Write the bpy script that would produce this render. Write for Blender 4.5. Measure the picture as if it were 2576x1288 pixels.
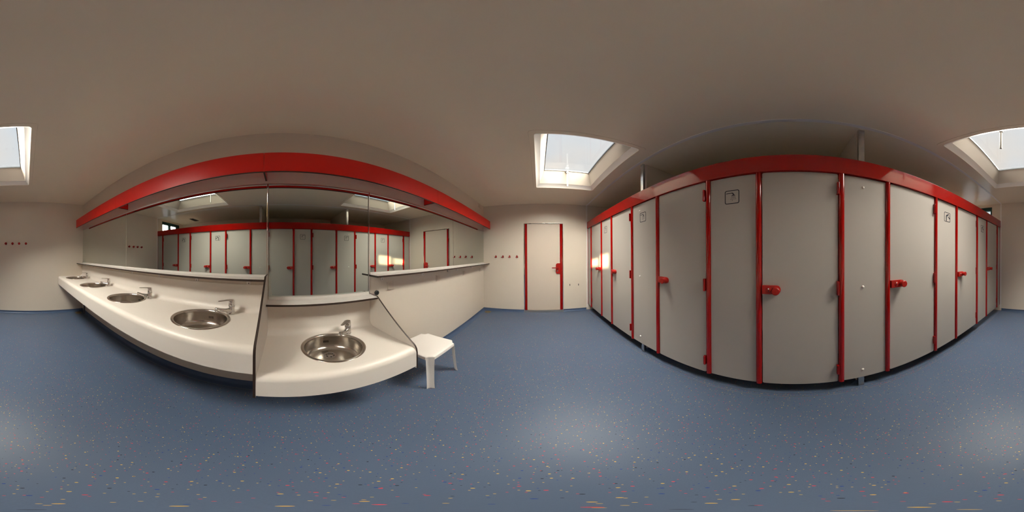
import bpy, bmesh, math, random
from mathutils import Vector, Matrix
random.seed(7)
for o in list(bpy.data.objects):
    bpy.data.objects.remove(o)
S = bpy.context.scene
COL = S.collection
PI = math.pi

# ------------------------------------------------------------------ room dimensions (metres)
XL = -1.2796      # mirror wall
XM = -1.2746      # mirror glass face
XR = 2.50         # far wall behind the cubicles
YF = 3.649        # wall with the white exit door
YB = -3.545       # opposite end wall
H = 2.516         # ceiling
UP = 0.0576       # upstand of the vinyl floor
SKY_Y = ((1.289, 2.705), (-2.622, -1.192))   # skylight openings along the room
SKY_X = (-0.03, 0.935)
GL = 0.26         # height of the skylight pane above the ceiling

# ------------------------------------------------------------------ camera (360 degree panorama)
cam = bpy.data.cameras.new('camera')
cam.type = 'PANO'
try:
    cam.panorama_type = 'EQUIRECTANGULAR'
except Exception:
    cam.cycles.panorama_type = 'EQUIRECTANGULAR'
cam.clip_start = 0.01
cobj = bpy.data.objects.new('camera', cam)
COL.objects.link(cobj)
pit, rol = -0.0015, -0.0058
Rx = Matrix(((1, 0, 0), (0, math.cos(pit), -math.sin(pit)), (0, math.sin(pit), math.cos(pit))))
Ry = Matrix(((math.cos(rol), 0, math.sin(rol)), (0, 1, 0), (-math.sin(rol), 0, math.cos(rol))))
RT = (Rx @ Ry).transposed()
lon = math.radians((1288 - 1354.6847) / (2576 / 360))
fwd = RT @ Vector((math.sin(lon), math.cos(lon), 0))
rgt = RT @ Vector((math.cos(lon), -math.sin(lon), 0))
upv = RT @ Vector((0, 0, 1))
m = Matrix.Identity(4)
for i in range(3):
    m[i][0] = rgt[i]; m[i][1] = upv[i]; m[i][2] = -fwd[i]
m[2][3] = 1.30
cobj.matrix_world = m
S.camera = cobj

# ------------------------------------------------------------------ exposure
S.view_settings.view_transform = 'Standard'
S.view_settings.look = 'None'
S.view_settings.exposure = 0.0
S.view_settings.gamma = 1.0
S.view_settings.use_curve_mapping = False
S.cycles.use_denoising = True
S.cycles.max_bounces = 12
S.cycles.diffuse_bounces = 8
S.cycles.glossy_bounces = 6
S.cycles.transparent_max_bounces = 12
S.cycles.sample_clamp_indirect = 6.0

# ------------------------------------------------------------------ sky
W = bpy.data.worlds.new('evening_sky'); S.world = W
W.use_nodes = True
nt = W.node_tree; nt.nodes.clear()
out = nt.nodes.new('ShaderNodeOutputWorld')
bg = nt.nodes.new('ShaderNodeBackground')
tc = nt.nodes.new('ShaderNodeTexCoord')
ns = nt.nodes.new('ShaderNodeTexNoise'); ns.inputs['Scale'].default_value = 1.6; ns.inputs['Detail'].default_value = 3
rp = nt.nodes.new('ShaderNodeValToRGB')
rp.color_ramp.elements[0].position = 0.38; rp.color_ramp.elements[0].color = (0.62, 0.74, 0.92, 1)
rp.color_ramp.elements[1].position = 0.74; rp.color_ramp.elements[1].color = (1.0, 0.88, 0.80, 1)
e = rp.color_ramp.elements.new(0.54); e.color = (0.84, 0.87, 0.94, 1)
nt.links.new(tc.outputs['Generated'], ns.inputs['Vector'])
nt.links.new(ns.outputs['Fac'], rp.inputs['Fac'])
nt.links.new(rp.outputs['Color'], bg.inputs['Color'])
bg.inputs['Strength'].default_value = 0.95
nt.links.new(bg.outputs['Background'], out.inputs['Surface'])

def look(o, d, up='Y'):
    o.rotation_euler = Vector(d).to_track_quat('-Z', up).to_euler()

# low evening sun coming over the cubicles through the end window
SUN = Vector((-1, 1.191, -0.201)).normalized()
sl = bpy.data.lights.new('sun', 'SUN'); sl.energy = 9.0; sl.angle = math.radians(0.6); sl.color = (1.0, 0.70, 0.36)
so = bpy.data.objects.new('sun', sl); COL.objects.link(so); so.location = (6, -8, 5); look(so, SUN)

# soft daylight from the whole bright zenith, falling through the two roof lights and the window; portals for the sky
zl = bpy.data.lights.new('zenith', 'SUN'); zl.energy = 112.0; zl.angle = math.radians(118); zl.color = (1.0, 0.91, 0.81)
zo = bpy.data.objects.new('zenith', zl); COL.objects.link(zo); zo.location = (2, -2, 6); look(zo, (-0.45, 0.40, -1))
for k, (y0, y1) in enumerate(SKY_Y):
    pl = bpy.data.lights.new('portal', 'AREA'); pl.shape = 'RECTANGLE'; pl.size = 0.70; pl.size_y = 1.04
    pl.cycles.is_portal = True
    po = bpy.data.objects.new('portal', pl); COL.objects.link(po); po.location = (0.44, (y0 + y1) / 2, H + GL - 0.02)
pl = bpy.data.lights.new('portal', 'AREA'); pl.shape = 'RECTANGLE'; pl.size = 0.80; pl.size_y = 0.50
pl.cycles.is_portal = True
po = bpy.data.objects.new('portal', pl); COL.objects.link(po); po.location = (1.76, YB - 0.01, 2.12); look(po, (0, 1, 0), 'Z')

# added lamps before the tall mirror, imitating its reflected sunbeam (two window panes)
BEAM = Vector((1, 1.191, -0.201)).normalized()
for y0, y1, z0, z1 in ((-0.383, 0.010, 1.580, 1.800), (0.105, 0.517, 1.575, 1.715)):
    bl = bpy.data.lights.new('beam_lamp', 'AREA'); bl.shape = 'RECTANGLE'
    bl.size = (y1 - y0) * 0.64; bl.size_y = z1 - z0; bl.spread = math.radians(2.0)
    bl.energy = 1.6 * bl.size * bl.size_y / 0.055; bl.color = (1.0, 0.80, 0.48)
    bo = bpy.data.objects.new('beam_lamp', bl); COL.objects.link(bo)
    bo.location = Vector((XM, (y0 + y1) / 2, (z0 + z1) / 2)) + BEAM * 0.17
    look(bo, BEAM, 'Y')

# ------------------------------------------------------------------ materials
def mat(name, col, rough=0.5, metal=0.0, spec=0.5, ior=1.45, coat=0.0, bump=0.0, bscale=300, var=0.0, vscale=3.0, brush=None):
    mt = bpy.data.materials.new(name); mt.use_nodes = True
    t = mt.node_tree; b = t.nodes['Principled BSDF']
    b.inputs['Base Color'].default_value = (*col, 1); b.inputs['Roughness'].default_value = rough
    b.inputs['Metallic'].default_value = metal
    b.inputs['Specular IOR Level'].default_value = spec; b.inputs['IOR'].default_value = ior
    b.inputs['Coat Weight'].default_value = coat; b.inputs['Coat Roughness'].default_value = 0.08
    co = t.nodes.new('ShaderNodeTexCoord')
    if var:
        n = t.nodes.new('ShaderNodeTexNoise'); n.inputs['Scale'].default_value = vscale; n.inputs['Detail'].default_value = 4
        t.links.new(co.outputs['Object'], n.inputs['Vector'])
        mx = t.nodes.new('ShaderNodeMix'); mx.data_type = 'RGBA'
        mx.inputs['A'].default_value = (*[c * (1 - var) for c in col], 1)
        mx.inputs['B'].default_value = (*[min(1, c * (1 + var)) for c in col], 1)
        t.links.new(n.outputs['Fac'], mx.inputs['Factor'])
        t.links.new(mx.outputs['Result'], b.inputs['Base Color'])
    if bump:
        n2 = t.nodes.new('ShaderNodeTexNoise'); n2.inputs['Scale'].default_value = bscale; n2.inputs['Detail'].default_value = 2
        t.links.new(co.outputs['Object'], n2.inputs['Vector'])
        bp = t.nodes.new('ShaderNodeBump'); bp.inputs['Strength'].default_value = bump; bp.inputs['Distance'].default_value = 0.002
        t.links.new(n2.outputs['Fac'], bp.inputs['Height']); t.links.new(bp.outputs['Normal'], b.inputs['Normal'])
    if brush:
        mp = t.nodes.new('ShaderNodeMapping'); mp.inputs['Scale'].default_value = brush
        t.links.new(co.outputs['Object'], mp.inputs['Vector'])
        n3 = t.nodes.new('ShaderNodeTexNoise'); n3.inputs['Scale'].default_value = 1.0; n3.inputs['Detail'].default_value = 3
        t.links.new(mp.outputs['Vector'], n3.inputs['Vector'])
        mr = t.nodes.new('ShaderNodeMapRange'); mr.inputs['To Min'].default_value = rough * 0.7; mr.inputs['To Max'].default_value = rough * 1.4
        t.links.new(n3.outputs['Fac'], mr.inputs['Value']); t.links.new(mr.outputs['Result'], b.inputs['Roughness'])
    return mt

M = {}
M['wall'] = mat('wall_laminate', (0.71, 0.635, 0.545), 0.32, spec=0.45, bump=0.02, bscale=60, var=0.015)
M['ceiling'] = mat('ceiling_laminate', (0.95, 0.845, 0.67), 0.22, spec=0.5, bump=0.02, bscale=40, var=0.02)
M['trim'] = mat('grey_cover_strip', (0.86, 0.81, 0.78), 0.5)
M['red'] = mat('red_gloss_paint', (0.28, 0.003, 0.002), 0.06, ior=1.5, var=0.04)
M['redboard'] = mat('red_satin_board', (0.66, 0.010, 0.005), 0.34, ior=1.42, bump=0.03, bscale=500, var=0.04)
M['redplastic'] = mat('red_nylon', (0.33, 0.010, 0.007), 0.35, ior=1.35)
M['core'] = mat('dark_laminate_core', (0.035, 0.020, 0.014), 0.5, var=0.2, vscale=60)
M['panel'] = mat('grey_laminate', (0.415, 0.386, 0.355), 0.30, ior=1.42, bump=0.02, bscale=400, var=0.02)
M['white'] = mat('white_laminate', (0.81, 0.755, 0.69), 0.34, spec=0.5, var=0.012)
M['board'] = mat('white_shelf_laminate', (0.80, 0.77, 0.73), 0.40, var=0.008, vscale=6)
M['plastic'] = mat('white_plastic', (0.86, 0.82, 0.78), 0.33, var=0.01)
M['socket'] = mat('ivory_plastic', (0.66, 0.57, 0.48), 0.35)
M['chrome'] = mat('chrome', (0.86, 0.85, 0.84), 0.06, metal=1.0)
M['steel'] = mat('brushed_stainless', (0.62, 0.58, 0.53), 0.20, metal=1.0, brush=(4, 4, 260))
M['alu'] = mat('satin_aluminium', (0.72, 0.70, 0.67), 0.32, metal=1.0, brush=(200, 6, 6))
M['galv'] = mat('galvanised_steel', (0.52, 0.52, 0.52), 0.22, metal=1.0, var=0.2, vscale=30)
M['mirror'] = mat('mirror_glass', (0.75, 0.80, 0.755), 0.0, metal=1.0)
M['black'] = mat('black_rubber', (0.012, 0.012, 0.014), 0.45)
M['navy'] = mat('navy_print', (0.008, 0.009, 0.022), 0.5)
M['dark'] = mat('dark_opening', (0.01, 0.009, 0.008), 0.7)
M['pipe'] = mat('dark_grey_pipe', (0.06, 0.07, 0.08), 0.45)
M['doorleaf'] = mat('cream_door_paint', (0.63, 0.545, 0.465), 0.42, var=0.012)
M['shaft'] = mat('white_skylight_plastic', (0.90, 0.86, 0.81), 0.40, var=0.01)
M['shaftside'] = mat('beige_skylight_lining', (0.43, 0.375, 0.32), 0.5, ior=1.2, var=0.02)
M['teal'] = mat('teal_window_paint', (0.005, 0.038, 0.036), 0.4)
M['brass'] = mat('tarnished_brass', (0.40, 0.30, 0.16), 0.4, metal=1.0)
M['vent'] = mat('grey_vent_plastic', (0.30, 0.30, 0.29), 0.5)

def glass_mat():
    mt = bpy.data.materials.new('clear_acrylic'); mt.use_nodes = True
    t = mt.node_tree; t.nodes.clear()
    o = t.nodes.new('ShaderNodeOutputMaterial'); mx = t.nodes.new('ShaderNodeMixShader')
    tr = t.nodes.new('ShaderNodeBsdfTransparent'); tr.inputs['Color'].default_value = (0.95, 0.97, 0.96, 1)
    gl = t.nodes.new('ShaderNodeBsdfGlossy'); gl.inputs['Roughness'].default_value = 0.02
    lw = t.nodes.new('ShaderNodeLayerWeight'); lw.inputs['Blend'].default_value = 0.5
    pw = t.nodes.new('ShaderNodeMath'); pw.operation = 'POWER'; pw.inputs[1].default_value = 5.0
    ma = t.nodes.new('ShaderNodeMath'); ma.operation = 'MULTIPLY_ADD'; ma.inputs[1].default_value = 0.9; ma.inputs[2].default_value = 0.04
    t.links.new(lw.outputs['Facing'], pw.inputs[0]); t.links.new(pw.outputs[0], ma.inputs[0])
    t.links.new(ma.outputs[0], mx.inputs['Fac']); t.links.new(tr.outputs[0], mx.inputs[1]); t.links.new(gl.outputs[0], mx.inputs[2])
    t.links.new(mx.outputs[0], o.inputs['Surface'])
    return mt
M['glass'] = glass_mat()

def floor_mat(name, dens):
    mt = bpy.data.materials.new(name); mt.use_nodes = True
    t = mt.node_tree; b = t.nodes['Principled BSDF']; L = t.links.new
    co = t.nodes.new('ShaderNodeTexCoord')
    n = t.nodes.new('ShaderNodeTexNoise'); n.inputs['Scale'].default_value = 1.3; n.inputs['Detail'].default_value = 5
    L(co.outputs['Object'], n.inputs['Vector'])
    base = t.nodes.new('ShaderNodeMix'); base.data_type = 'RGBA'
    base.inputs['A'].default_value = (0.072, 0.105, 0.170, 1); base.inputs['B'].default_value = (0.092, 0.128, 0.198, 1)
    L(n.outputs['Fac'], base.inputs['Factor'])
    cur = base.outputs['Result']
    for sc, thr, act, seed in ((30.0, 0.088, dens, 0.0), (62.0, 0.100, dens * 0.9, 3.7)):
        mp = t.nodes.new('ShaderNodeMapping'); mp.inputs['Location'].default_value = (seed, seed * 1.3, 0.37)
        L(co.outputs['Object'], mp.inputs['Vector'])
        v = t.nodes.new('ShaderNodeTexVoronoi'); v.inputs['Scale'].default_value = sc; v.voronoi_dimensions = '2D'
        L(mp.outputs['Vector'], v.inputs['Vector'])
        lt = t.nodes.new('ShaderNodeMath'); lt.operation = 'LESS_THAN'; lt.inputs[1].default_value = thr
        L(v.outputs['Distance'], lt.inputs[0])
        sp = t.nodes.new('ShaderNodeSeparateColor'); L(v.outputs['Color'], sp.inputs[0])
        on = t.nodes.new('ShaderNodeMath'); on.operation = 'LESS_THAN'; on.inputs[1].default_value = act
        L(sp.outputs['Green'], on.inputs[0])
        mu = t.nodes.new('ShaderNodeMath'); mu.operation = 'MULTIPLY'; L(lt.outputs[0], mu.inputs[0]); L(on.outputs[0], mu.inputs[1])
        r = t.nodes.new('ShaderNodeValToRGB'); r.color_ramp.interpolation = 'CONSTANT'
        els = r.color_ramp.elements
        els[0].position = 0.0; els[0].color = (0.55, 0.05, 0.07, 1)
        els[1].position = 0.36; els[1].color = (0.60, 0.36, 0.08, 1)
        x = els.new(0.68); x.color = (0.015, 0.05, 0.24, 1)
        x = els.new(0.88); x.color = (0.02, 0.025, 0.04, 1)
        L(sp.outputs['Red'], r.inputs['Fac'])
        mx = t.nodes.new('ShaderNodeMix'); mx.data_type = 'RGBA'
        L(mu.outputs[0], mx.inputs['Factor']); L(cur, mx.inputs['A']); L(r.outputs['Color'], mx.inputs['B'])
        cur = mx.outputs['Result']
    L(cur, b.inputs['Base Color'])
    b.inputs['Roughness'].default_value = 0.40; b.inputs['IOR'].default_value = 1.30
    n2 = t.nodes.new('ShaderNodeTexNoise'); n2.inputs['Scale'].default_value = 260; n2.inputs['Detail'].default_value = 2
    L(co.outputs['Object'], n2.inputs['Vector'])
    bp = t.nodes.new('ShaderNodeBump'); bp.inputs['Strength'].default_value = 0.12; bp.inputs['Distance'].default_value = 0.002
    L(n2.outputs['Fac'], bp.inputs['Height']); L(bp.outputs['Normal'], b.inputs['Normal'])
    return mt
M['floor'] = floor_mat('speckled_blue_vinyl', 0.34)
M['seam'] = floor_mat('speckled_blue_vinyl_strip', 0.95)
M['cove'] = mat('blue_vinyl_cove', (0.058, 0.095, 0.175), 0.40, var=0.10, vscale=9)
M['weld'] = mat('weld_line', (0.17, 0.175, 0.20), 0.5)

# ------------------------------------------------------------------ mesh builder
class MB:
    def __init__(s):
        s.bm = bmesh.new(); s.bev = False
    def _merge(s, b, mi, sm=None):
        for f in b.faces:
            f.material_index = mi if f.material_index == 0 else f.material_index
        me = bpy.data.meshes.new('tmp'); b.to_mesh(me); b.free(); s.bm.from_mesh(me); bpy.data.meshes.remove(me)
    def box(s, x0, x1, y0, y1, z0, z1, bev=0.0, mi=0, seg=2):
        b = bmesh.new(); bmesh.ops.create_cube(b, size=1.0)
        for v in b.verts:
            v.co = Vector(((x0 + x1) / 2 + v.co.x * (x1 - x0), (y0 + y1) / 2 + v.co.y * (y1 - y0), (z0 + z1) / 2 + v.co.z * (z1 - z0)))
        if bev:
            s.bev = True
            bmesh.ops.bevel(b, geom=list(b.edges), offset=bev, segments=seg, affect='EDGES', profile=0.5)
        s._merge(b, mi); return s
    def prism(s, pts, ax, a, c, mi=0, side=None, bev=0.0):
        # pts: polygon in the two other axes (in xyz order), extruded from a to c along ax
        b = bmesh.new()
        def p3(p, t):
            return {'x': (t, p[0], p[1]), 'y': (p[0], t, p[1]), 'z': (p[0], p[1], t)}[ax]
        A = [b.verts.new(p3(p, a)) for p in pts]; Cc = [b.verts.new(p3(p, c)) for p in pts]
        n = len(pts)
        b.faces.new(A); b.faces.new(list(reversed(Cc)))
        for i in range(n):
            f = b.faces.new((A[i], Cc[i], Cc[(i + 1) % n], A[(i + 1) % n]))
            if side is not None:
                f.material_index = side
        bmesh.ops.recalc_face_normals(b, faces=list(b.faces))
        if bev:
            s.bev = True
            bmesh.ops.bevel(b, geom=[e for e in b.edges], offset=bev, segments=2, affect='EDGES', profile=0.5)
        s._merge(b, mi); return s
    def cyl(s, p0, p1, r0, r1=None, seg=24, mi=0, caps=True):
        r1 = r0 if r1 is None else r1
        p0, p1 = Vector(p0), Vector(p1); d = p1 - p0
        q = d.to_track_quat('Z', 'Y').to_matrix()
        b = bmesh.new()
        A = []; Cc = []
        for i in range(seg):
            t = 2 * PI * i / seg; u = q @ Vector((math.cos(t), math.sin(t), 0))
            A.append(b.verts.new(p0 + u * r0)); Cc.append(b.verts.new(p1 + u * r1))
        for i in range(seg):
            b.faces.new((A[i], A[(i + 1) % seg], Cc[(i + 1) % seg], Cc[i]))
        if caps:
            b.faces.new(list(reversed(A))); b.faces.new(Cc)
        s._merge(b, mi); return s
    def lathe(s, prof, c=(0, 0, 0), d=(0, 0, 1), seg=48, mi=0, closed=False):
        # prof: list of (r, h) revolved about axis d through c
        c = Vector(c); q = Vector(d).to_track_quat('Z', 'Y').to_matrix()
        b = bmesh.new(); rings = []
        for r, h in prof:
            if r < 1e-6:
                rings.append([b.verts.new(c + q @ Vector((0, 0, h)))])
            else:
                rings.append([b.verts.new(c + q @ Vector((r * math.cos(2 * PI * i / seg), r * math.sin(2 * PI * i / seg), h))) for i in range(seg)])
        pairs = list(zip(rings, rings[1:])) + ([(rings[-1], rings[0])] if closed else [])
        for A, B in pairs:
            for i in range(seg):
                j = (i + 1) % seg
                if len(A) == 1 and len(B) > 1: b.faces.new((A[0], B[i], B[j]))
                elif len(B) == 1 and len(A) > 1: b.faces.new((A[i], A[j], B[0]))
                elif len(A) > 1: b.faces.new((A[i], A[j], B[j], B[i]))
        bmesh.ops.recalc_face_normals(b, faces=list(b.faces))
        s._merge(b, mi); return s
    def tube(s, pts, r, seg=10, mi=0):
        pts = [Vector(p) for p in pts]; b = bmesh.new(); rings = []
        rr = r if isinstance(r, (list, tuple)) else [r] * len(pts)
        up = None
        for k, p in enumerate(pts):
            d = (pts[min(k + 1, len(pts) - 1)] - pts[max(k - 1, 0)]).normalized()
            if up is None:
                up = Vector((0, 0, 1)) if abs(d.z) < 0.9 else Vector((1, 0, 0))
            x = d.cross(up).normalized(); up = x.cross(d).normalized()
            rings.append([b.verts.new(p + (x * math.cos(2 * PI * i / seg) + up * math.sin(2 * PI * i / seg)) * rr[k]) for i in range(seg)])
        for A, B in zip(rings, rings[1:]):
            for i in range(seg):
                b.faces.new((A[i], A[(i + 1) % seg], B[(i + 1) % seg], B[i]))
        b.faces.new(list(reversed(rings[0]))); b.faces.new(rings[-1])
        bmesh.ops.recalc_face_normals(b, faces=list(b.faces))
        s._merge(b, mi); return s
    def grid(s, rows, mi=0, flip=False):
        b = bmesh.new(); V = [[b.verts.new(p) for p in r] for r in rows]
        for i in range(len(V) - 1):
            for j in range(len(V[0]) - 1):
                b.faces.new((V[i][j], V[i][j + 1], V[i + 1][j + 1], V[i + 1][j]))
        bmesh.ops.remove_doubles(b, verts=list(b.verts), dist=1e-6)
        bmesh.ops.recalc_face_normals(b, faces=list(b.faces))
        s._merge(b, mi); return s
    def build(s, name, mats, parent=None, smooth=35):
        me = bpy.data.meshes.new(name); s.bm.to_mesh(me); s.bm.free()
        for k in (mats if isinstance(mats, (list, tuple)) else [mats]):
            me.materials.append(M[k])
        if smooth:
            for p in me.polygons: p.use_smooth = True
            me.set_sharp_from_angle(angle=math.radians(smooth))
        o = bpy.data.objects.new(name, me); COL.objects.link(o)
        if s.bev and smooth:      # keep the big faces flat beside their rounded edges
            wn = o.modifiers.new('weighted_normals', 'WEIGHTED_NORMAL'); wn.weight = 100; wn.keep_sharp = True
        if parent is not None: o.parent = parent
        return o

def tag(o, label, cat, group=None, kind=None):
    o['label'] = label; o['category'] = cat
    if group: o['group'] = group
    if kind: o['kind'] = kind
    return o
def thing(name, label, cat, loc=(0, 0, 0), group=None, kind=None):
    o = bpy.data.objects.new(name, None); COL.objects.link(o); o.location = loc; o.empty_display_size = 0.05
    return tag(o, label, cat, group, kind)
def dup(root, loc, label, rotz=None):
    r = root.copy(); COL.objects.link(r); r.location = loc; r['label'] = label
    if rotz is not None: r.rotation_euler = (0, 0, rotz)
    for ch in list(root.children):
        c = ch.copy(); COL.objects.link(c); c.parent = r
        for g in ch.children:
            d = g.copy(); COL.objects.link(d); d.parent = c
    return r
def struct(name, mb, mk, label, cat, smooth=0):
    return tag(mb.build(name, mk, None, smooth), label, cat, None, 'structure')

# ================================================================== THE SETTING
struct('floor', MB().box(XL - 0.1, XR + 0.1, YB - 0.1, YF + 0.1, -0.08, 0), 'floor', 'blue vinyl floor with red, yellow and navy speckles', 'floor')

c = MB()
x0, x1 = XL - 0.1, XR + 0.1
ys = [YB - 0.1, SKY_Y[1][0], SKY_Y[1][1], SKY_Y[0][0], SKY_Y[0][1], YF + 0.1]
c.box(x0, SKY_X[0], ys[0], ys[5], H, H + 0.06); c.box(SKY_X[1], x1, ys[0], ys[5], H, H + 0.06)
for a, b_ in ((0, 1), (2, 3), (4, 5)):
    c.box(SKY_X[0], SKY_X[1], ys[a], ys[b_], H, H + 0.06)
struct('ceiling', c, 'ceiling', 'glossy cream ceiling with two roof light openings', 'ceiling')

struct('wall_left', MB().box(XL - 0.1, XL, YB - 0.1, YF + 0.1, 0, H), 'wall', 'cream laminate wall carrying the mirrors and wash counters', 'wall')
struct('wall_right', MB().box(XR, XR + 0.1, YB - 0.1, YF + 0.1, 0, H), 'wall', 'cream wall at the back of the cubicles', 'wall')
DX0, DX1, DZ = -0.327, 0.555, 2.050      # door opening
w = MB()
w.box(XL, DX0, YF, YF + 0.1, 0, H); w.box(DX1, XR, YF, YF + 0.1, 0, H); w.box(DX0, DX1, YF, YF + 0.1, DZ, H)
w.box(DX0, DX1, YF + 0.06, YF + 0.1, 0, DZ)
struct('wall_front', w, 'wall', 'cream end wall with the red-edged exit door', 'wall')
WX0, WX1, WZ0, WZ1 = 1.335, 2.275, 1.80, 2.456   # window opening in the end wall
w = MB()
w.box(XL, WX0, YB - 0.1, YB, 0, H); w.box(WX1, XR, YB - 0.1, YB, 0, H)
w.box(WX0, WX1, YB - 0.1, YB, 0, WZ0); w.box(WX0, WX1, YB - 0.1, YB, WZ1, H)
struct('wall_back', w, 'wall', 'cream end wall with four red disc hooks', 'wall')

# container joint: cover strips on ceiling, floor and both end walls
struct('trim_1', MB().box(1.098, 1.134, YB, YF, H - 0.004, H, 0.0015), 'trim', 'grey joint strip along the ceiling above the cubicle fronts', 'trim')
f = MB(); f.box(1.098, 1.137, YB, YF, 0, 0.003); f.box(1.1365, 1.139, YB, YF, 0, 0.0042, mi=1); f.box(1.0965, 1.099, YB, YF, 0, 0.0036, mi=2)
struct('trim_2', f, ['seam', 'pipe', 'weld'], 'densely speckled floor joint strip before the cubicles', 'trim')
struct('trim_3', MB().box(1.100, 1.134, YF - 0.006, YF, UP, H - 0.004, 0.002), 'trim', 'pale grey vertical joint strip beside the exit door end', 'trim')
struct('trim_4', MB().box(1.100, 1.134, YB, YB + 0.006, UP, H - 0.004, 0.002), 'trim', 'pale grey vertical joint strip on the hook wall', 'trim')

def cove(name, p0, p1, n, label):
    # floor covering turned up the wall: n is the inward normal
    p0, p1, n = Vector(p0), Vector(p1), Vector(n)
    prof = [(0.0, UP), (0.003, UP)] + [(0.003 + 0.03 * (1 - math.cos(t)), 0.0325 - 0.0305 * math.sin(t)) for t in [PI / 2 * k / 6 for k in range(7)]] + [(0.074, 0.002), (0.074, 0.0)]
    mb = MB(); mb.grid([[p0 + n * a + Vector((0, 0, z)) for a, z in prof], [p1 + n * a + Vector((0, 0, z)) for a, z in prof]])
    q0, q1 = p0 + n * 0.074, p1 + n * 0.074
    mb.grid([[q0 + Vector((0, 0, 0.0024)), q0 + n * 0.003 + Vector((0, 0, 0.0012))], [q1 + Vector((0, 0, 0.0024)), q1 + n * 0.003 + Vector((0, 0, 0.0012))]], mi=1)
    struct(name, mb, ['cove', 'weld'], label, 'baseboard', 40)
cove('baseboard_left', (XL, YB, 0), (XL, YF, 0), (1, 0, 0), 'blue vinyl cove along the foot of the mirror wall')
cove('baseboard_front', (XL, YF, 0), (DX0 - 0.002, YF, 0), (0, -1, 0), 'blue vinyl cove left of the exit door')
cove('baseboard_front_right', (DX1 + 0.002, YF, 0), (1.096, YF, 0), (0, -1, 0), 'blue vinyl cove right of the exit door')
cove('baseboard_back', (XL, YB, 0), (1.096, YB, 0), (0, 1, 0), 'blue vinyl cove along the foot of the hook wall')
cove('baseboard_right', (XR, YB, 0), (XR, YF, 0), (-1, 0, 0), 'blue vinyl cove inside the cubicles')

# partitions between the cubicle groups, with the galvanised posts they end on
for nm, ya, yb, lab, plab in (('wall_partition_front', 1.536, 1.586, 'cream full-height partition nearer the exit door', 'galvanised square post behind the blank cubicle panel nearer the exit door'),
                              ('wall_partition_back', -0.528, -0.478, 'cream full-height partition farther from the exit door', 'galvanised square post above the blank panel with three bolt caps')):
    struct(nm, MB().box(1.210, XR, ya, yb, 0, H, 0.001), 'wall', lab, 'wall')
    cv = MB()
    for yy, sg in ((ya, -1), (yb, 1)):
        cv.grid([[(x, yy + sg * a, z) for a, z in ((0.001, UP), (0.006, 0.02), (0.03, 0.002), (0.05, 0.001))] for x in (1.2, XR)])
    cv.grid([[(1.2, ya - 0.05, 0.001), (1.2, ya, UP)], [(1.2, yb + 0.05, 0.001), (1.2, yb, UP)]])
    struct(nm.replace('wall_partition', 'baseboard_partition'), cv, 'cove', 'blue vinyl cove around the foot of the ' + lab.replace('cream ', ''), 'baseboard', 40)
    tag(MB().box(1.154, 1.184, ya, yb, 0.0, H, 0.0025).build('partition_post', 'galv'), plab, 'post', 'galvanised posts behind the cubicle fronts')

# unseen low divisions between single cubicles, added to keep the interiors dark
for k, (y, lab) in enumerate(((2.574, 'added unseen division behind the shower sign nearest the exit door'), (0.459, 'added unseen division behind the shower sign beside the middle door'),
                              (-1.541, 'added unseen division behind the washing sign nearer the middle door'), (-2.545, 'added unseen division behind the washing sign nearest the hook wall'))):
    struct('wall_cubicle_%d' % (k + 1), MB().box(1.157, XR, y - 0.012, y + 0.012, 0.17, 2.02), 'panel', lab, 'wall')

# exit door
d = thing('door_1', 'cream exit door with two red edge strips in a steel frame', 'door', (0.114, YF, 0), None, 'structure')
ox, oy = 0.114, YF
def lb(mb, x0, x1, y0, y1, z0, z1, **k): return mb.box(x0 - ox, x1 - ox, y0 - oy, y1 - oy, z0, z1, **k)
fr = MB(); lb(fr, DX0, -0.307, YF - 0.012, YF + 0.05, 0.05, DZ, bev=0.002); lb(fr, 0.541, DX1, YF - 0.012, YF + 0.05, 0.05, DZ, bev=0.002)
lb(fr, DX0, DX1, YF - 0.0115, YF + 0.05, 2.036, DZ - 0.0002, bev=0.002); fr.build('frame', 'chrome', d)
th = MB(); lb(th, DX0, DX1, YF - 0.030, YF + 0.05, 0.0, 0.052, bev=0.003); th.build('threshold', 'alu', d)
lf = MB(); lb(lf, -0.253, 0.480, YF - 0.006, YF + 0.045, 0.054, 2.033, bev=0.002); lf.build('leaf', 'doorleaf', d)
for a, b_ in ((-0.306, -0.254), (0.481, 0.540)):
    rs = MB(); w2 = (b_ - a)
    pts = [(a - ox, YF + 0.04 - oy)] + [((a + b_) / 2 - ox - w2 / 2 * math.cos(t), YF - 0.006 - oy - 0.014 * math.sin(t)) for t in [PI * k / 10 for k in range(11)]] + [(b_ - ox, YF + 0.04 - oy)]
    rs.prism(pts, 'z', 0.054, 2.033); rs.build('edge_strip', 'red', d)
hp = MB(); pts = []
for t in [PI / 2 + PI / 2 * k / 6 for k in range(7)]: pts.append((0.428 + 0.040 * math.cos(t) - ox, 1.100 + 0.040 * math.sin(t)))
for t in [PI + PI / 2 * k / 6 for k in range(7)]: pts.append((0.428 + 0.040 * math.cos(t) - ox, 0.947 + 0.040 * math.sin(t)))
pts += [(0.482 - ox, 0.907), (0.482 - ox, 1.140)]
hp.prism(pts, 'y', -0.030, -0.0065); hpo = hp.build('lock_plate', 'redplastic', d)
lv = MB(); lv.tube([(0.432 - ox, -0.028, 1.040), (0.432 - ox, -0.060, 1.040), (0.425 - ox, -0.072, 1.040), (0.40 - ox, -0.075, 1.0405), (0.300 - ox, -0.073, 1.040), (0.294 - ox, -0.070, 1.040)], [0.011, 0.010, 0.010, 0.010, 0.009, 0.006], 12)
lv.build('lever', 'redplastic', hpo)
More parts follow.
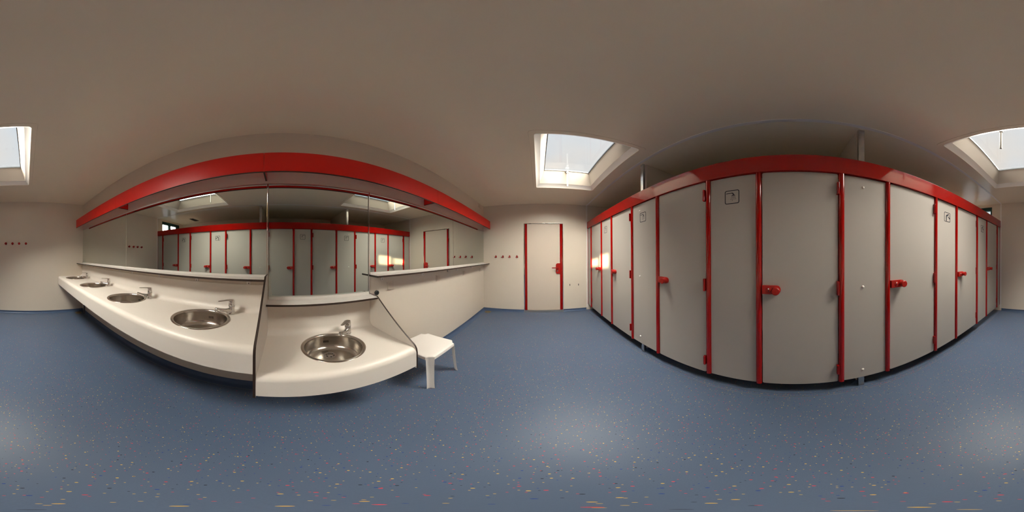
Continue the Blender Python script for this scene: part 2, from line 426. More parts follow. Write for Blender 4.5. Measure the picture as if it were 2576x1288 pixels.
kc = MB(); kc.lathe([(0.0, 0.036), (0.012, 0.036), (0.014, 0.034), (0.014, 0.029)], (0.424 - ox, 0, 0.972), (0, -1, 0), 20); kc.box(0.417 - ox, 0.431 - ox, -0.036, -0.029, 0.950, 0.972, bev=0.002)
kc.build('lock_cylinder', 'chrome', hpo)
for xx in (-0.215, 0.160):
    hb = MB(); lb(hb, xx, xx + 0.055, YF - 0.0135, YF - 0.008, 2.037, 2.047, bev=0.001); hb.build('stop_block', 'core', d)

# high window in the end wall
wd = thing('window_1', 'high teal-framed two-pane window behind the cubicle rail', 'window', (1.805, YB, WZ0), None, 'structure')
fx = MB(); dx, dz = 1.805, WZ0
for a, b_, z0, z1 in ((WX0, 1.378, WZ0, WZ1), (2.137, WX1, WZ0, WZ1), (1.378, 2.137, 2.366, WZ1), (1.378, 2.137, WZ0, WZ0 + 0.05), (1.711, 1.790, WZ0 + 0.05, 2.366)):
    fx.box(a - dx, b_ - dx, -0.085, -0.012, z0 - dz, z1 - dz, 0.003)
fx.build('frame', 'teal', wd)
for a, b_ in ((1.378, 1.711), (1.790, 2.137)):
    MB().box(a - dx, b_ - dx, -0.050, -0.046, WZ0 + 0.05 - dz, 2.366 - dz).build('pane', 'glass', wd)

# roof lights
def rrect(xa, xb, ya, yb, r, n=5):
    P = []
    for cx, cy, t0 in ((xb - r, yb - r, 0), (xa + r, yb - r, PI / 2), (xa + r, ya + r, PI), (xb - r, ya + r, 1.5 * PI)):
        for k in range(n + 1):
            t = t0 + PI / 2 * k / n; P.append((cx + r * math.cos(t), cy + r * math.sin(t)))
    return P
for k, ((ya, yb), lab) in enumerate(zip(SKY_Y, ('square roof light nearer the exit door, with hanging crank rod', 'square roof light nearer the hook wall, with hanging crank rod'))):
    yc = (ya + yb) / 2; xc = sum(SKY_X) / 2; hx = (SKY_X[1] - SKY_X[0]) / 2; hy = (yb - ya) / 2
    sk = thing('window_%d' % (k + 2), lab, 'skylight', (xc, yc, H), None, 'structure')
    def ring(ix, iy, z, r): return [(p[0], p[1], z) for p in rrect(-hx + ix, hx - ix, -hy + iy, hy - iy, r)]
    fl = MB(); A = ring(-0.046, -0.046, 0.0, 0.03); B = ring(-0.044, -0.044, -0.005, 0.03); C2 = ring(0, 0, -0.005, 0.03); D = ring(0.002, 0.002, 0.0, 0.03)
    rows = [r + [r[0]] for r in (A, B, C2, D)]
    fl.grid(rows); fl.build('flange', 'ceiling', sk, 50)
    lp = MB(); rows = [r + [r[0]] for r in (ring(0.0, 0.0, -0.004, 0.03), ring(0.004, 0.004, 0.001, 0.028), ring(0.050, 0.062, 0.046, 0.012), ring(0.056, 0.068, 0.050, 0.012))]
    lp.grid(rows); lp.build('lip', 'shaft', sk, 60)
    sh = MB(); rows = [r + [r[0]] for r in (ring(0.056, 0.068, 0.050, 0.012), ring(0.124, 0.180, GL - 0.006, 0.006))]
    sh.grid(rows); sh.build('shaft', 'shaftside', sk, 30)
    gf = MB(); gi, gj = 0.124, 0.180
    X0, X1, Y0, Y1 = -hx + gi, hx - gi, -hy + gj, hy - gj
    for q in ((X0 - .03, X0 + .008, Y0 - .03, Y1 + .03), (X1 - .008, X1 + .03, Y0 - .03, Y1 + .03), (X0 + .008, X1 - .008, Y0 - .03, Y0 + .008), (X0 + .008, X1 - .008, Y1 - .008, Y1 + .03)):
        gf.box(*q, GL - 0.008, GL + 0.012)
    gf.build('pane_frame', 'pipe', sk)
    MB().box(X0 - 0.01, X1 + 0.01, Y0 - 0.01, Y1 + 0.01, GL + 0.013, GL + 0.018).build('pane', 'glass', sk)
    cr = MB(); ye = Y1 - 0.045
    cr.box(-0.028, 0.028, ye - 0.012, Y1 + 0.002, GL - 0.028, GL - 0.010, 0.003)
    cr.lathe([(0, 0.0), (0.017, 0.0), (0.020, 0.004), (0.020, 0.030), (0.014, 0.036), (0, 0.036)], (0, ye, GL - 0.075), (0, 0, 1), 20)
    cr.cyl((0, ye, GL - 0.045), (0, ye, GL - 0.02), 0.010, None, 14)
    cr.lathe([(0, -0.33 + GL), (0.0105, -0.33 + GL), (0.0115, -0.326 + GL), (0.0115, -0.07 + GL), (0, -0.07 + GL)], (0, ye, 0), (0, 0, 1), 18)
    cr.build('crank_handle', 'vent', sk)
# grille in the cubicle ceiling
vt = thing('ceiling_vent', 'grey ceiling vent above the wash cubicles, seen in the mirror', 'vent', (1.96, -2.72, H))
MB().box(-0.19, 0.19, -0.07, 0.07, -0.012, 0.0, 0.003).build('frame', 'vent', vt)
for k in range(5):
    MB().box(-0.17, 0.17, -0.056 + k * 0.025, -0.044 + k * 0.025, -0.016, -0.0125, 0.001).build('slat', 'dark', vt)

# ================================================================== MIRROR WALL
# mirrors
MZ1 = 1.900
spec = [(YB + 0.006, -1.823, 1.160, 'long mirror pane in the corner by the hook wall', False),
        (-1.817, -0.123, 1.160, 'long mirror pane above the two nearest high basins', False),
        (-0.108, 0.740, 0.984, 'tall mirror reaching lower, above the low child-height basin', True),
        (0.752, 2.209, 1.160, 'long mirror pane between the tall mirror and the thin chrome strip', False),
        (2.215, YF - 0.006, 1.160, 'long mirror pane in the corner by the exit door', False)]
for a, b_, z0, lab, tall in spec:
    t = thing('wall_mirror', lab, 'mirror', (XL, (a + b_) / 2, z0), 'wall mirrors')
    hw = (b_ - a) / 2
    MB().box(0.0, XM - XL, -hw, hw, 0, MZ1 - z0).build('glass', 'mirror', t)
    MB().box(0.0, 0.014, -hw, hw, MZ1 - z0 + 0.0005, MZ1 - z0 + 0.013, 0.002).build('top_rail', 'alu', t)
    MB().box(0.0, 0.020, -hw, hw, -0.026 if tall else -0.0195, -0.0005, 0.002).build('bottom_rail', 'board', t)
for y, lab in ((-0.1155, 'chrome upright strip on the left edge of the tall mirror'), (0.746, 'chrome upright strip on the right edge of the tall mirror')):
    z0 = 1.161 if y < 0 else 0.966
    tag(MB().box(XL, XM + 0.009, y - 0.0045, y + 0.0045, z0, 1.913, 0.002).build('mirror_strip', 'chrome'), lab, 'trim', 'chrome mirror strips')
tag(MB().box(XL, XM + 0.002, 2.2103, 2.2137, 1.1615, 1.912, 0.0005).build('mirror_strip', 'chrome'), 'thin chrome strip between the two mirrors toward the exit door', 'trim', 'chrome mirror strips')

# red light-shield boards above the mirrors
FX, FZ0, FZ1 = -1.112, 1.944, 2.131
labs = ['red board above the mirror, the short end nearest the hook wall', 'red board above the mirror over the middle high basins',
        'red board above the mirror over the low basin', 'red board above the mirror, the end nearest the exit door']
cuts = [YB + 0.001, -1.842, -0.129, 1.567, YF - 0.001]
for k in range(4):
    a, b_ = cuts[k] + 0.001, cuts[k + 1] - 0.001
    t = thing('fascia_board', labs[k], 'board', (FX, (a + b_) / 2, FZ0), 'red boards above the mirrors')
    hw = (b_ - a) / 2
    MB().box(-0.012, 0, -hw, hw, 0.004, FZ1 - FZ0, 0.0008).build('board', 'redboard', t)
    MB().box(-0.0122, 0.0002, -hw, hw, 0, 0.0045).build('bottom_edge', 'core', t)
bl = ['red gusset bracket under the board joint left of the tall mirror', 'red gusset bracket at the board joint nearest the hook wall', 'red gusset bracket at the board joint nearest the exit door']
for y, lab in zip((-0.129, -1.790, 1.520), bl):
    t = thing('board_bracket', lab, 'bracket', (XL, y, 1.945), 'red brackets behind the board')
    dpt = FX - 0.0125 - XL
    MB().box(0, dpt, -0.006, 0.006, 0.004, 0.180, 0.0008).build('plate', 'redboard', t)
    MB().box(0, dpt, -0.0062, 0.0062, 0.0, 0.0045).build('bottom_edge', 'core', t)
    for xx in (0.035, 0.125):
        MB().cyl((xx, 0.006, 0.06), (xx, 0.0085, 0.06), 0.004, None, 12).build('screw', 'alu', t)

# divider panels either side of the low basin
def divider(name, y, yt, ztop, zslope, lab):
    t = thing(name, lab, 'panel', (XL, y, 0.467), 'black-edged divider panels')
    pts = [(0, 0), (0, ztop - 0.467), (0.122, ztop - 0.467), (0.138, ztop - 0.475)]
    xe = 0.580
    zc = zslope - 0.467
    pts += [(xe - 0.030, zc + 0.022), (xe - 0.015, zc + 0.008), (xe - 0.004, zc - 0.015), (xe, zc - 0.045), (xe, 0)]
    cx = sum(p[0] for p in pts) / len(pts)
    MB().prism(pts, 'y', -yt / 2, yt / 2, 0, 1).build('panel', ['white', 'core'], t, 25)
divider('basin_divider', -0.1215, 0.0125, 1.1600, 0.850, 'tall white divider panel with dark edge, left of the low basin')
divider('basin_divider', 0.7555, 0.0125, 0.9640, 0.660, 'lower white divider panel with dark edge beside the plastic stool')

# shelves
def shelf(lab, y0, y1, ztop, xf, screws, endl, endr):
    t = thing('wall_shelf', lab, 'shelf', (XL, (y0 + y1) / 2, ztop), 'white shelves under the mirrors')
    yc = (y0 + y1) / 2
    mb = MB(); dp = xf - XL; hw = (y1 - y0) / 2; th = 0.0155
    b = bmesh.new(); bmesh.ops.create_cube(b, size=1)
    for v in b.verts: v.co = Vector((dp / 2 + v.co.x * dp, v.co.y * 2 * hw, -th / 2 + v.co.z * th))
    for f in b.faces:
        if f.normal.x > 0.5 or abs(f.normal.y) > 0.5: f.material_index = 1
    mb._merge(b, 0)
    mb.build('board', ['board', 'core'], t, 0)
    for ys, w_ in screws:
        br = MB(); br.box(0, 0.030, ys - yc - w_ / 2, ys - yc + w_ / 2, -0.020, -th, 0.002); br.box(0, 0.012, ys - yc - w_ / 2, ys - yc + w_ / 2, -0.062, -0.018, 0.002)
        bo = br.build('bracket', 'plastic', t)
        MB().cyl((0.012, ys - yc, -0.052), (0.0135, ys - yc, -0.052), 0.0042, None, 12).build('screw_head', 'core', bo)
shelf('long white dark-edged shelf above the four high basins', YB + 0.002, -0.1285, 1.140, -1.128, [(-3.3875, .028), (-2.9386, .028), (-2.4586, .028), (-1.9766, .028), (-1.6782, .028), (-1.2012, .028), (-0.7371, .03), (-0.2662, .036)], 0, 0)
shelf('long white dark-edged shelf above the four sockets', 0.751, YF - 0.002, 1.140, -1.133, [(0.8932, .034), (1.4811, .034), (2.0503, .034), (2.3219, .034), (2.9109, .034), (3.4706, .034)], 1, 0)
shelf('short white dark-edged shelf above the low basin', -0.1148, 0.7488, 0.957, -1.130, [(0.0383, .03), (0.5994, .03)], 0, 0)

# counters
def counter(name, lab, y0, y1, zt, zb, basins, stop):
    t = thing(name, lab, 'counter', (XL, (y0 + y1) / 2, zb))
    yc = (y0 + y1) / 2
    xb, xf = -1.262, -0.700
    P = [(XL + 0.0006, stop), (xb, stop), (xb, zt + 0.055)]
    P += [(xb + 0.055 * (1 - math.cos(q)), zt + 0.055 * (1 - math.sin(q))) for q in [PI / 2 * k / 8 for k in range(1, 9)]]
    P += [(xf - 0.045 + 0.045 * math.sin(q), zt - 0.045 + 0.045 * math.cos(q)) for q in [PI / 2 * k / 10 for k in range(11)]]
    P += [(xf, zb), (xf - 0.020, zb), (xf - 0.020, zt - 0.05), (xf - 0.045, zt - 0.030), (XL + 0.0006, zt - 0.030)]
    P = [(a - XL, z - zb) for a, z in P]
    o = MB().prism(P, 'y', y0 - yc, y1 - yc).build('worktop', 'white', t, 30)
    cut = MB()
    for by in basins:
        cut.cyl((-1.0 - XL, by - yc, zt - zb - 0.06), (-1.0 - XL, by - yc, zt - zb + 0.03), 0.196, None, 64)
    co = cut.build('cutter', 'white', None, 0)
    co.location = t.location
    md = o.modifiers.new('b', 'BOOLEAN'); md.operation = 'DIFFERENCE'; md.object = co; md.solver = 'EXACT'
    bpy.context.view_layer.update()
    dg = bpy.context.evaluated_depsgraph_get()
    me = bpy.data.meshes.new_from_object(o.evaluated_get(dg))
    o.modifiers.clear(); o.data = me
    for p in me.polygons: p.use_smooth = True
    me.set_sharp_from_angle(angle=math.radians(30))
    bpy.data.objects.remove(co)
    return t
BY = [-0.550, -1.413, -2.295, -3.183]
counter('wash_counter', 'long white wash counter with four round steel basins', YB + 0.001, -0.1283, 0.850, 0.675, BY, 1.0775)
counter('child_wash_counter', 'short low white wash counter with one round steel basin', -0.1146, 0.7486, 0.660, 0.488, [0.322], 0.9405)

# basins
def make_basin(lab):
    t = thing('round_basin', lab, 'basin', (0, 0, 0), 'round steel basins')
    pr = [(0.2085, 0.0006), (0.2085, 0.0020), (0.2065, 0.0042), (0.196, 0.0046), (0.190, 0.0036), (0.187, 0.0010), (0.1845, -0.006), (0.1835, -0.020), (0.180, -0.085), (0.172, -0.106), (0.158, -0.119), (0.135, -0.1255), (0.08, -0.1285), (0.0, -0.129)]
    b = MB(); b.lathe(pr, (0, 0, 0), (0, 0, 1), 72)
    b.build('bowl', 'steel', t, 50)
    DO = -0.073
    dr = MB(); dr.lathe([(0.0445, -0.1295), (0.043, -0.1265), (0.037, -0.1255), (0.034, -0.1275), (0.022, -0.128), (0.019, -0.1265), (0, -0.126)], (DO, 0, 0), (0, 0, 1), 36)
    do = dr.build('drain', 'chrome', t, 50)
    hl = MB()
    for k in range(6):
        q = PI / 3 * k; hl.cyl((DO + 0.027 * math.cos(q), 0.027 * math.sin(q), -0.129), (DO + 0.027 * math.cos(q), 0.027 * math.sin(q), -0.1267), 0.005, None, 10)
    hl.build('drain_holes', 'dark', do)
    ov = MB(); th0 = math.radians(180)
    for k, dt in enumerate((-0.10, -0.06, -0.02, 0.02, 0.06, 0.10)):
        a = th0 + dt
        u = Vector((math.cos(a), math.sin(a), 0)); v = Vector((-math.sin(a), math.cos(a), 0))
        bb = bmesh.new(); bmesh.ops.create_cube(bb, size=1)
        for vv in bb.verts:
            cc = vv.co.copy(); vv.co = u * (0.1818 + cc.x * 0.003) + v * (cc.y * 0.0036) + Vector((0, 0, -0.058 + cc.z * 0.020))
        ov._merge(bb, 0)
    ov.build('overflow_slots', 'dark', t, 0)
    return t
bl = ['round steel basin in the high counter, nearest the tall divider panel', 'second round steel basin from the tall divider panel', 'third round steel basin from the tall divider panel', 'round steel basin in the high counter, nearest the hook wall', 'round steel basin in the low counter beside the stool']
b0 = make_basin(bl[0]); b0.location = (-1.0, BY[0], 0.850)
for k in (1, 2, 3): dup(b0, (-1.0, BY[k], 0.850), bl[k])
dup(b0, (-1.0, 0.322, 0.660), bl[4])

# taps
def make_tap(lab):
    t = thing('mixer_tap', lab, 'tap', (0, 0, 0), 'chrome mixer taps')
    b = MB(); b.lathe([(0.0, 0.0), (0.026, 0.0), (0.026, 0.004), (0.0235, 0.006), (0.0235, 0.066), (0.0225, 0.068), (0, 0.068)], seg=32)
    pts = [(0.012, 0, 0.030), (0.05, 0, 0.036), (0.09, 0, 0.047), (0.128, 0, 0.060)]
    rows = []
    for (x, y, z), hw, hh in zip(pts, (0.021, 0.019, 0.017, 0.016), (0.024, 0.016, 0.011, 0.0085)):
        rows.append([(x - 0.2 * hh * math.sin(q), hw * math.cos(q), z + hh * math.sin(q)) for q in [2 * PI * k / 20 for k in range(21)]])
    b.grid(rows)
    b.grid([[rows[-1][k] for k in range(21)], [(0.133, 0.6 * rows[-1][k][1], 0.060 + 0.6 * (rows[-1][k][2] - 0.060)) for k in range(21)], [(0.134, 0, 0.060)] * 21])
    b.build('body', 'chrome', t, 40)
    a = MB(); a.cyl((0.120, 0, 0.056), (0.125, 0, 0.036), 0.0115, 0.011, 20); a.build('aerator', 'chrome', t)
    l = MB(); l.lathe([(0.0, 0.070), (0.0225, 0.070), (0.0235, 0.072), (0.0235, 0.108), (0.021, 0.116), (0.012, 0.121), (0, 0.122)], seg=32)
    rows = []
    for x, hw, z, hh in ((-0.012, 0.014, 0.115, 0.006), (0.012, 0.022, 0.117, 0.006), (0.035, 0.020, 0.118, 0.005), (0.075, 0.015, 0.117, 0.0035), (0.105, 0.012, 0.116, 0.003), (0.111, 0.008, 0.116, 0.002)):
        rows.append([(x, hw * math.cos(q), z + hh * math.sin(q)) for q in [2 * PI * k / 16 for k in range(17)]])
    l.grid(rows); l.grid([rows[-1], [(0.112, 0, 0.116)] * 17])
    lo = l.build('lever', 'chrome', t, 40)
    n = MB(); n.lathe([(0.0238, 0.0665), (0.0242, 0.069), (0.0238, 0.0715)], seg=32); n.build('seal_ring', 'vent', t, 60)
    return t
TR = math.radians(-46)
tl = ['chrome mixer tap beside the high basin nearest the tall divider panel', 'chrome mixer tap at the second basin from the tall divider panel', 'chrome mixer tap at the third basin from the tall divider panel', 'chrome mixer tap at the high basin nearest the hook wall', 'chrome mixer tap on the low counter beside the stool']
t0 = make_tap(tl[0]); t0.location = (-1.174, -0.377, 0.8505); t0.rotation_euler = (0, 0, TR)
for k, y in ((1, -1.240), (2, -2.122), (3, -3.010)): dup(t0, (-1.174, y, 0.8505), tl[k])
dup(t0, (-1.172, 0.496, 0.6605), tl[4])

# sockets, doorstop, waste pipe, cover plate, floor drains
sl_ = ['white wall socket with cover nearest the round black bumper', 'second white wall socket from the low basin', 'third white wall socket from the low basin', 'white wall socket nearest the exit door corner']
s0 = thing('wall_socket', sl_[0], 'socket', (XL, 0.992, 1.010), 'white wall sockets')
MB().box(0, 0.009, -0.042, 0.042, -0.042, 0.042, 0.003).build('frame', 'socket', s0)
MB().box(0.006, 0.017, -0.029, 0.029, -0.033, 0.029, 0.003).build('lid', 'socket', s0)
MB().cyl((0.016, 0.020, -0.024), (0.0178, 0.020, -0.024), 0.0022, None, 10).build('screw', 'alu', s0)
for k, y in ((1, 1.7928), (2, 2.592), (3, 3.3926)): dup(s0, (XL, y, 1.012), sl_[k])
kb = thing('wall_bumper', 'round black rubber bumper on the wall above the lower divider', 'bumper', (XL, 0.820, 0.965))
MB().lathe([(0, 0.034), (0.016, 0.034), (0.0225, 0.029), (0.0235, 0.018), (0.019, 0.012), (0.012, 0.010), (0.012, 0.0)], (0, 0, 0), (1, 0, 0), 32).build('cap', 'black', kb)
pp = thing('waste_pipe', 'dark grey waste pipe against the wall under the far basin', 'pipe', (-1.235, -3.32, 0))
MB().cyl((0, 0, 0.0), (0, 0, 0.815), 0.020, None, 20).build('pipe', 'pipe', pp)
MB().lathe([(0.020, 0.0), (0.034, 0.0), (0.032, 0.012), (0.020, 0.016)], seg=24).build('collar', 'pipe', pp)
tag(MB().box(XL, XL + 0.010, 3.352, 3.474, 2.418, 2.482, 0.003).build('cover_plate', 'wall'), 'small cream cover plate high in the corner above the red board', 'plate')
def drain(loc, lab):
    t = thing('floor_drain', lab, 'drain', loc, 'brass floor drains')
    MB().lathe([(0, 0.002), (0.060, 0.002), (0.066, 0.0045), (0.070, 0.003), (0.071, 0.0)], seg=40).build('grate', 'brass', t)
    h = MB()
    for k in range(10):
        q = 2 * PI * k / 10; h.cyl((0.045 * math.cos(q), 0.045 * math.sin(q), 0.001), (0.045 * math.cos(q), 0.045 * math.sin(q), 0.0026), 0.008, None, 10)
    for k in range(4):
        q = PI / 2 * k; h.cyl((0.020 * math.cos(q), 0.020 * math.sin(q), 0.001), (0.020 * math.cos(q), 0.020 * math.sin(q), 0.0026), 0.007, None, 10)
    h.build('holes', 'dark', t)
drain((-1.130, 3.500, 0.002), 'round brass floor drain in the corner near the exit door')
drain((-1.130, -3.400, 0.002), 'round brass floor drain in the dark corner under the far basin')

# ================================================================== HOOKS AND SLOTS
hl = ['red two-pronged coat hook nearest the mirror corner', 'second red two-pronged coat hook from the mirror corner', 'third red two-pronged coat hook from the mirror corner', 'red two-pronged coat hook nearest the exit door']
h0 = thing('coat_hook', hl[0], 'hook', (-0.9735, YF, 1.300), 'red hooks beside the exit door')
MB().lathe([(0, 0.006), (0.016, 0.006), (0.019, 0.003), (0.019, 0.0)], (0, 0, 0.004), (0, -1, 0), 24).build('plate', 'redplastic', h0)
hb = MB(); hb.tube([(0, -0.004, 0.020), (0, -0.014, 0.012), (0, -0.018, -0.004), (0, -0.018, -0.026)], [0.008, 0.010, 0.009, 0.007], 10)
for sg in (-1, 1):
    hb.tube([(0, -0.018, -0.020), (sg * 0.010, -0.026, -0.029), (sg * 0.020, -0.034, -0.024), (sg * 0.027, -0.038, -0.012)], [0.006, 0.006, 0.0055, 0.006], 10)
hb.build('prongs', 'redplastic', h0, 60)
for k, x in ((1, -0.8094), (2, -0.6539), (3, -0.4861)): dup(h0, (x, YF, 1.299), hl[k])
kl = ['red disc coat hook nearest the mirror corner of the hook wall', 'second red disc coat hook from the mirror corner', 'third red disc coat hook from the mirror corner', 'red disc coat hook nearest the cubicles']
k0 = thing('disc_hook', kl[0], 'hook', (0.0144, YB, 1.5628), 'red disc hooks on the end wall')
MB().lathe([(0, 0.048), (0.022, 0.048), (0.0262, 0.045), (0.0262, 0.040), (0.010, 0.036), (0.009, 0.008), (0.018, 0.004), (0.018, 0)], (0, 0, 0), (0, 1, 0), 32).build('knob', 'redplastic', k0)
MB().tube([(0, 0.006, -0.012), (0, 0.016, -0.026), (0, 0.028, -0.024), (0, 0.034, -0.016)], [0.006, 0.006, 0.005, 0.005], 10).build('lower_hook', 'redplastic', k0, 60)
for k, x in ((1, 0.1615), (2, 0.3039), (3, 0.449)): dup(k0, (x, YB, 1.5628), kl[k])
for x, z, lab in ((0.707, 0.637, 'small black slot in the wall, nearer the exit door'), (0.909, 0.634, 'small black slot in the wall, nearer the cubicles')):
    t = thing('wall_slot', lab, 'slot', (x, YF, z), 'small black wall slots')
    MB().box(-0.008, 0.008, -0.003, 0, -0.022, 0.022, 0.0015).build('plate', 'black', t)

# ================================================================== CUBICLE FRONTS
ZB, ZT = 0.146, 1.940
rl = thing('header_rail', 'glossy red header rail along the top of all cubicle doors', 'rail', (1.14, 0.05, 1.944))
MB().box(-0.020, 0.0135, YB + 0.002 - 0.05, YF - 0.002 - 0.05, 0, 0.153, 0.003).build('rail', 'red', rl)
for ya_, yb_ in ((YB + 0.002, -0.530), (-0.476, 1.534), (1.588, YF - 0.002)):
    MB().box(0.0142, 0.0262, ya_ - 0.05, yb_ - 0.05, -0.035, 0.150, 0.002).build('leak_strip', 'red', rl)  # unseen strip added behind the panels to block sun leaking under the rail
for k in range(11):
    y = -3.2 + 0.64 * k
    MB().lathe([(0, 0.004), (0.004, 0.003), (0.006, 0.0)], (-0.004, y, 0.153), (0, 0, 1), 12).build('screw_cap', 'alu', rl)

POST = dict(A=3.389, B=2.789, C=2.359, D=1.7535, E=1.2695, F=0.664, G=0.254, H=-0.338, I=-0.733, J=-1.339, K=-1.743, L=-2.346, M=-2.7445, N=-3.334)
plab = dict(A='red cubicle post nearest the exit door', B='red post between the first cubicle door from the exit and its shower sign',
            C='red post on the lock side of the second cubicle door from the exit', D='red post on the hinge side of the second cubicle door from the exit',
            E='red post on the lock side of the third cubicle door from the exit', F='red post on the hinge side of the third cubicle door from the exit',
            G='red post between the largest shower sign panel and the middle cubicle door', H='red post on the hinge side of the middle cubicle door',
            I='red post on the lock side of the fifth cubicle door from the exit', J='red post on the hinge side of the fifth cubicle door from the exit',
            K='red post on the lock side of the sixth cubicle door from the exit', L='red post on the hinge side of the sixth cubicle door from the exit',
            M='red post on the lock side of the cubicle door nearest the hook wall', N='red cubicle post nearest the hook wall')
p0 = thing('cubicle_post', plab['A'], 'post', (1.14, POST['A'], ZB - 0.003), 'red posts of the cubicle fronts')
pts = [(0.013, -0.0215), (0.013, 0.0215)] + [(-0.001 - 0.0185 * math.sin(t), 0.0215 * math.cos(t)) for t in [PI * k / 14 for k in range(15)]]
MB().prism(pts, 'z', 0, 1.800).build('profile', 'red', p0, 40)
for k in 'BCDEFGHIJKLMN': dup(p0, (1.14, POST[k], ZB - 0.003), plab[k])

# doors: origin at the foot of the leaf's centre line, lock on the +y side (the exit-door side)
LW = 0.2655
def make_door(lab, sgn):
    t = thing('cubicle_door', lab, 'door', (0, 0, 0), 'grey cubicle doors')
    b = MB(); r = 0.012
    pts = [(p[0], p[1]) for p in rrect(-LW, LW, 0, ZT - ZB, r, 3)]
    b.prism(pts, 'x', 0.0, 0.0125); b.build('leaf', 'panel', t, 40)
    yl = sgn * (LW + 0.001)
    s = sgn
    pl_ = MB(); zc = 1.054 - ZB
    P = [(yl, zc - 0.0315), (yl, zc + 0.0315)] + [(yl - s * (0.099 + 0.0315 * math.sin(q)), zc + 0.0315 * math.cos(q)) for q in [PI * k / 12 for k in range(13)]]
    pl_.prism(P, 'x', -0.024, -0.0003, bev=0.002)
    lp = pl_.build('lock_plate', 'redplastic', t, 40)
    kn = MB(); kn.lathe([(0, 0.070), (0.024, 0.070), (0.0285, 0.066), (0.0275, 0.058), (0.0235, 0.045), (0.026, 0.030), (0.028, 0.0240)], (0, yl - s * 0.099, zc), (-1, 0, 0), 32)
    kn.build('knob', 'redplastic', lp, 40)
    rg = MB(); rg.lathe([(0.0, 0.027), (0.017, 0.027), (0.021, 0.025), (0.022, 0.0238)], (0, yl - s * 0.048, zc), (-1, 0, 0), 28); rg.build('occupancy_ring', 'redplastic', lp, 40)
    MB().lathe([(0, 0.030), (0.0045, 0.029), (0.0055, 0.027)], (0, yl - s * 0.048, zc + 0.008), (-1, 0, 0), 14).build('indicator', 'plastic', lp, 60)
    MB().cyl((-0.0268, yl - s * 0.048, zc - 0.007), (-0.0274, yl - s * 0.048, zc - 0.007), 0.004, None, 12).build('key_slot', 'dark', lp)
    for z in (1.806, 1.058, 0.312):
        h = MB(); yh = -s * (LW - 0.0015)
        h.box(-0.026, -0.0005, yh - 0.006, yh + 0.012, z - ZB - 0.052, z - ZB + 0.052, 0.003) if s > 0 else h.box(-0.026, -0.0005, yh - 0.012, yh + 0.006, z - ZB - 0.052, z - ZB + 0.052, 0.003)
        h.cyl((-0.024, yh, z - ZB - 0.050), (-0.024, yh, z - ZB + 0.050), 0.0065, None, 14)
        h.build('hinge', 'red', t, 40)
    return t
DR = {'C': ('C', 'D'), 'E': ('E', 'F'), 'G': ('G', 'H'), 'I': ('I', 'J'), 'K': ('K', 'L'), 'M': ('M', 'N')}
dl = {'C': 'grey cubicle door with red lock, second from the exit door', 'E': 'grey cubicle door with red lock, third from the exit door',
      'G': 'middle one of the seven grey cubicle doors, red lock on its left', 'I': 'grey cubicle door with red lock, right of the blank bolted panel',
      'K': 'grey cubicle door with red lock between the two washing signs', 'M': 'grey cubicle door with red lock nearest the hook wall'}
XP = 1.1405
d0 = None
for k in 'CEGIKM':
    a, b_ = DR[k]; yc = (POST[a] + POST[b_]) / 2
    if d0 is None:
        d0 = make_door(dl[k], 1); d0.location = (XP, yc, ZB); d0.scale.y = (abs(POST[a] - POST[b_]) / 2 - 0.0265) / LW
    else:
        dup(d0, (XP, yc, ZB), dl[k]).scale.y = (abs(POST[a] - POST[b_]) / 2 - 0.0265) / LW
d1 = make_door('grey cubicle door with red lock nearest the exit door, lock on its right', -1)
d1.location = (XP, (POST['A'] + POST['B']) / 2, ZB)

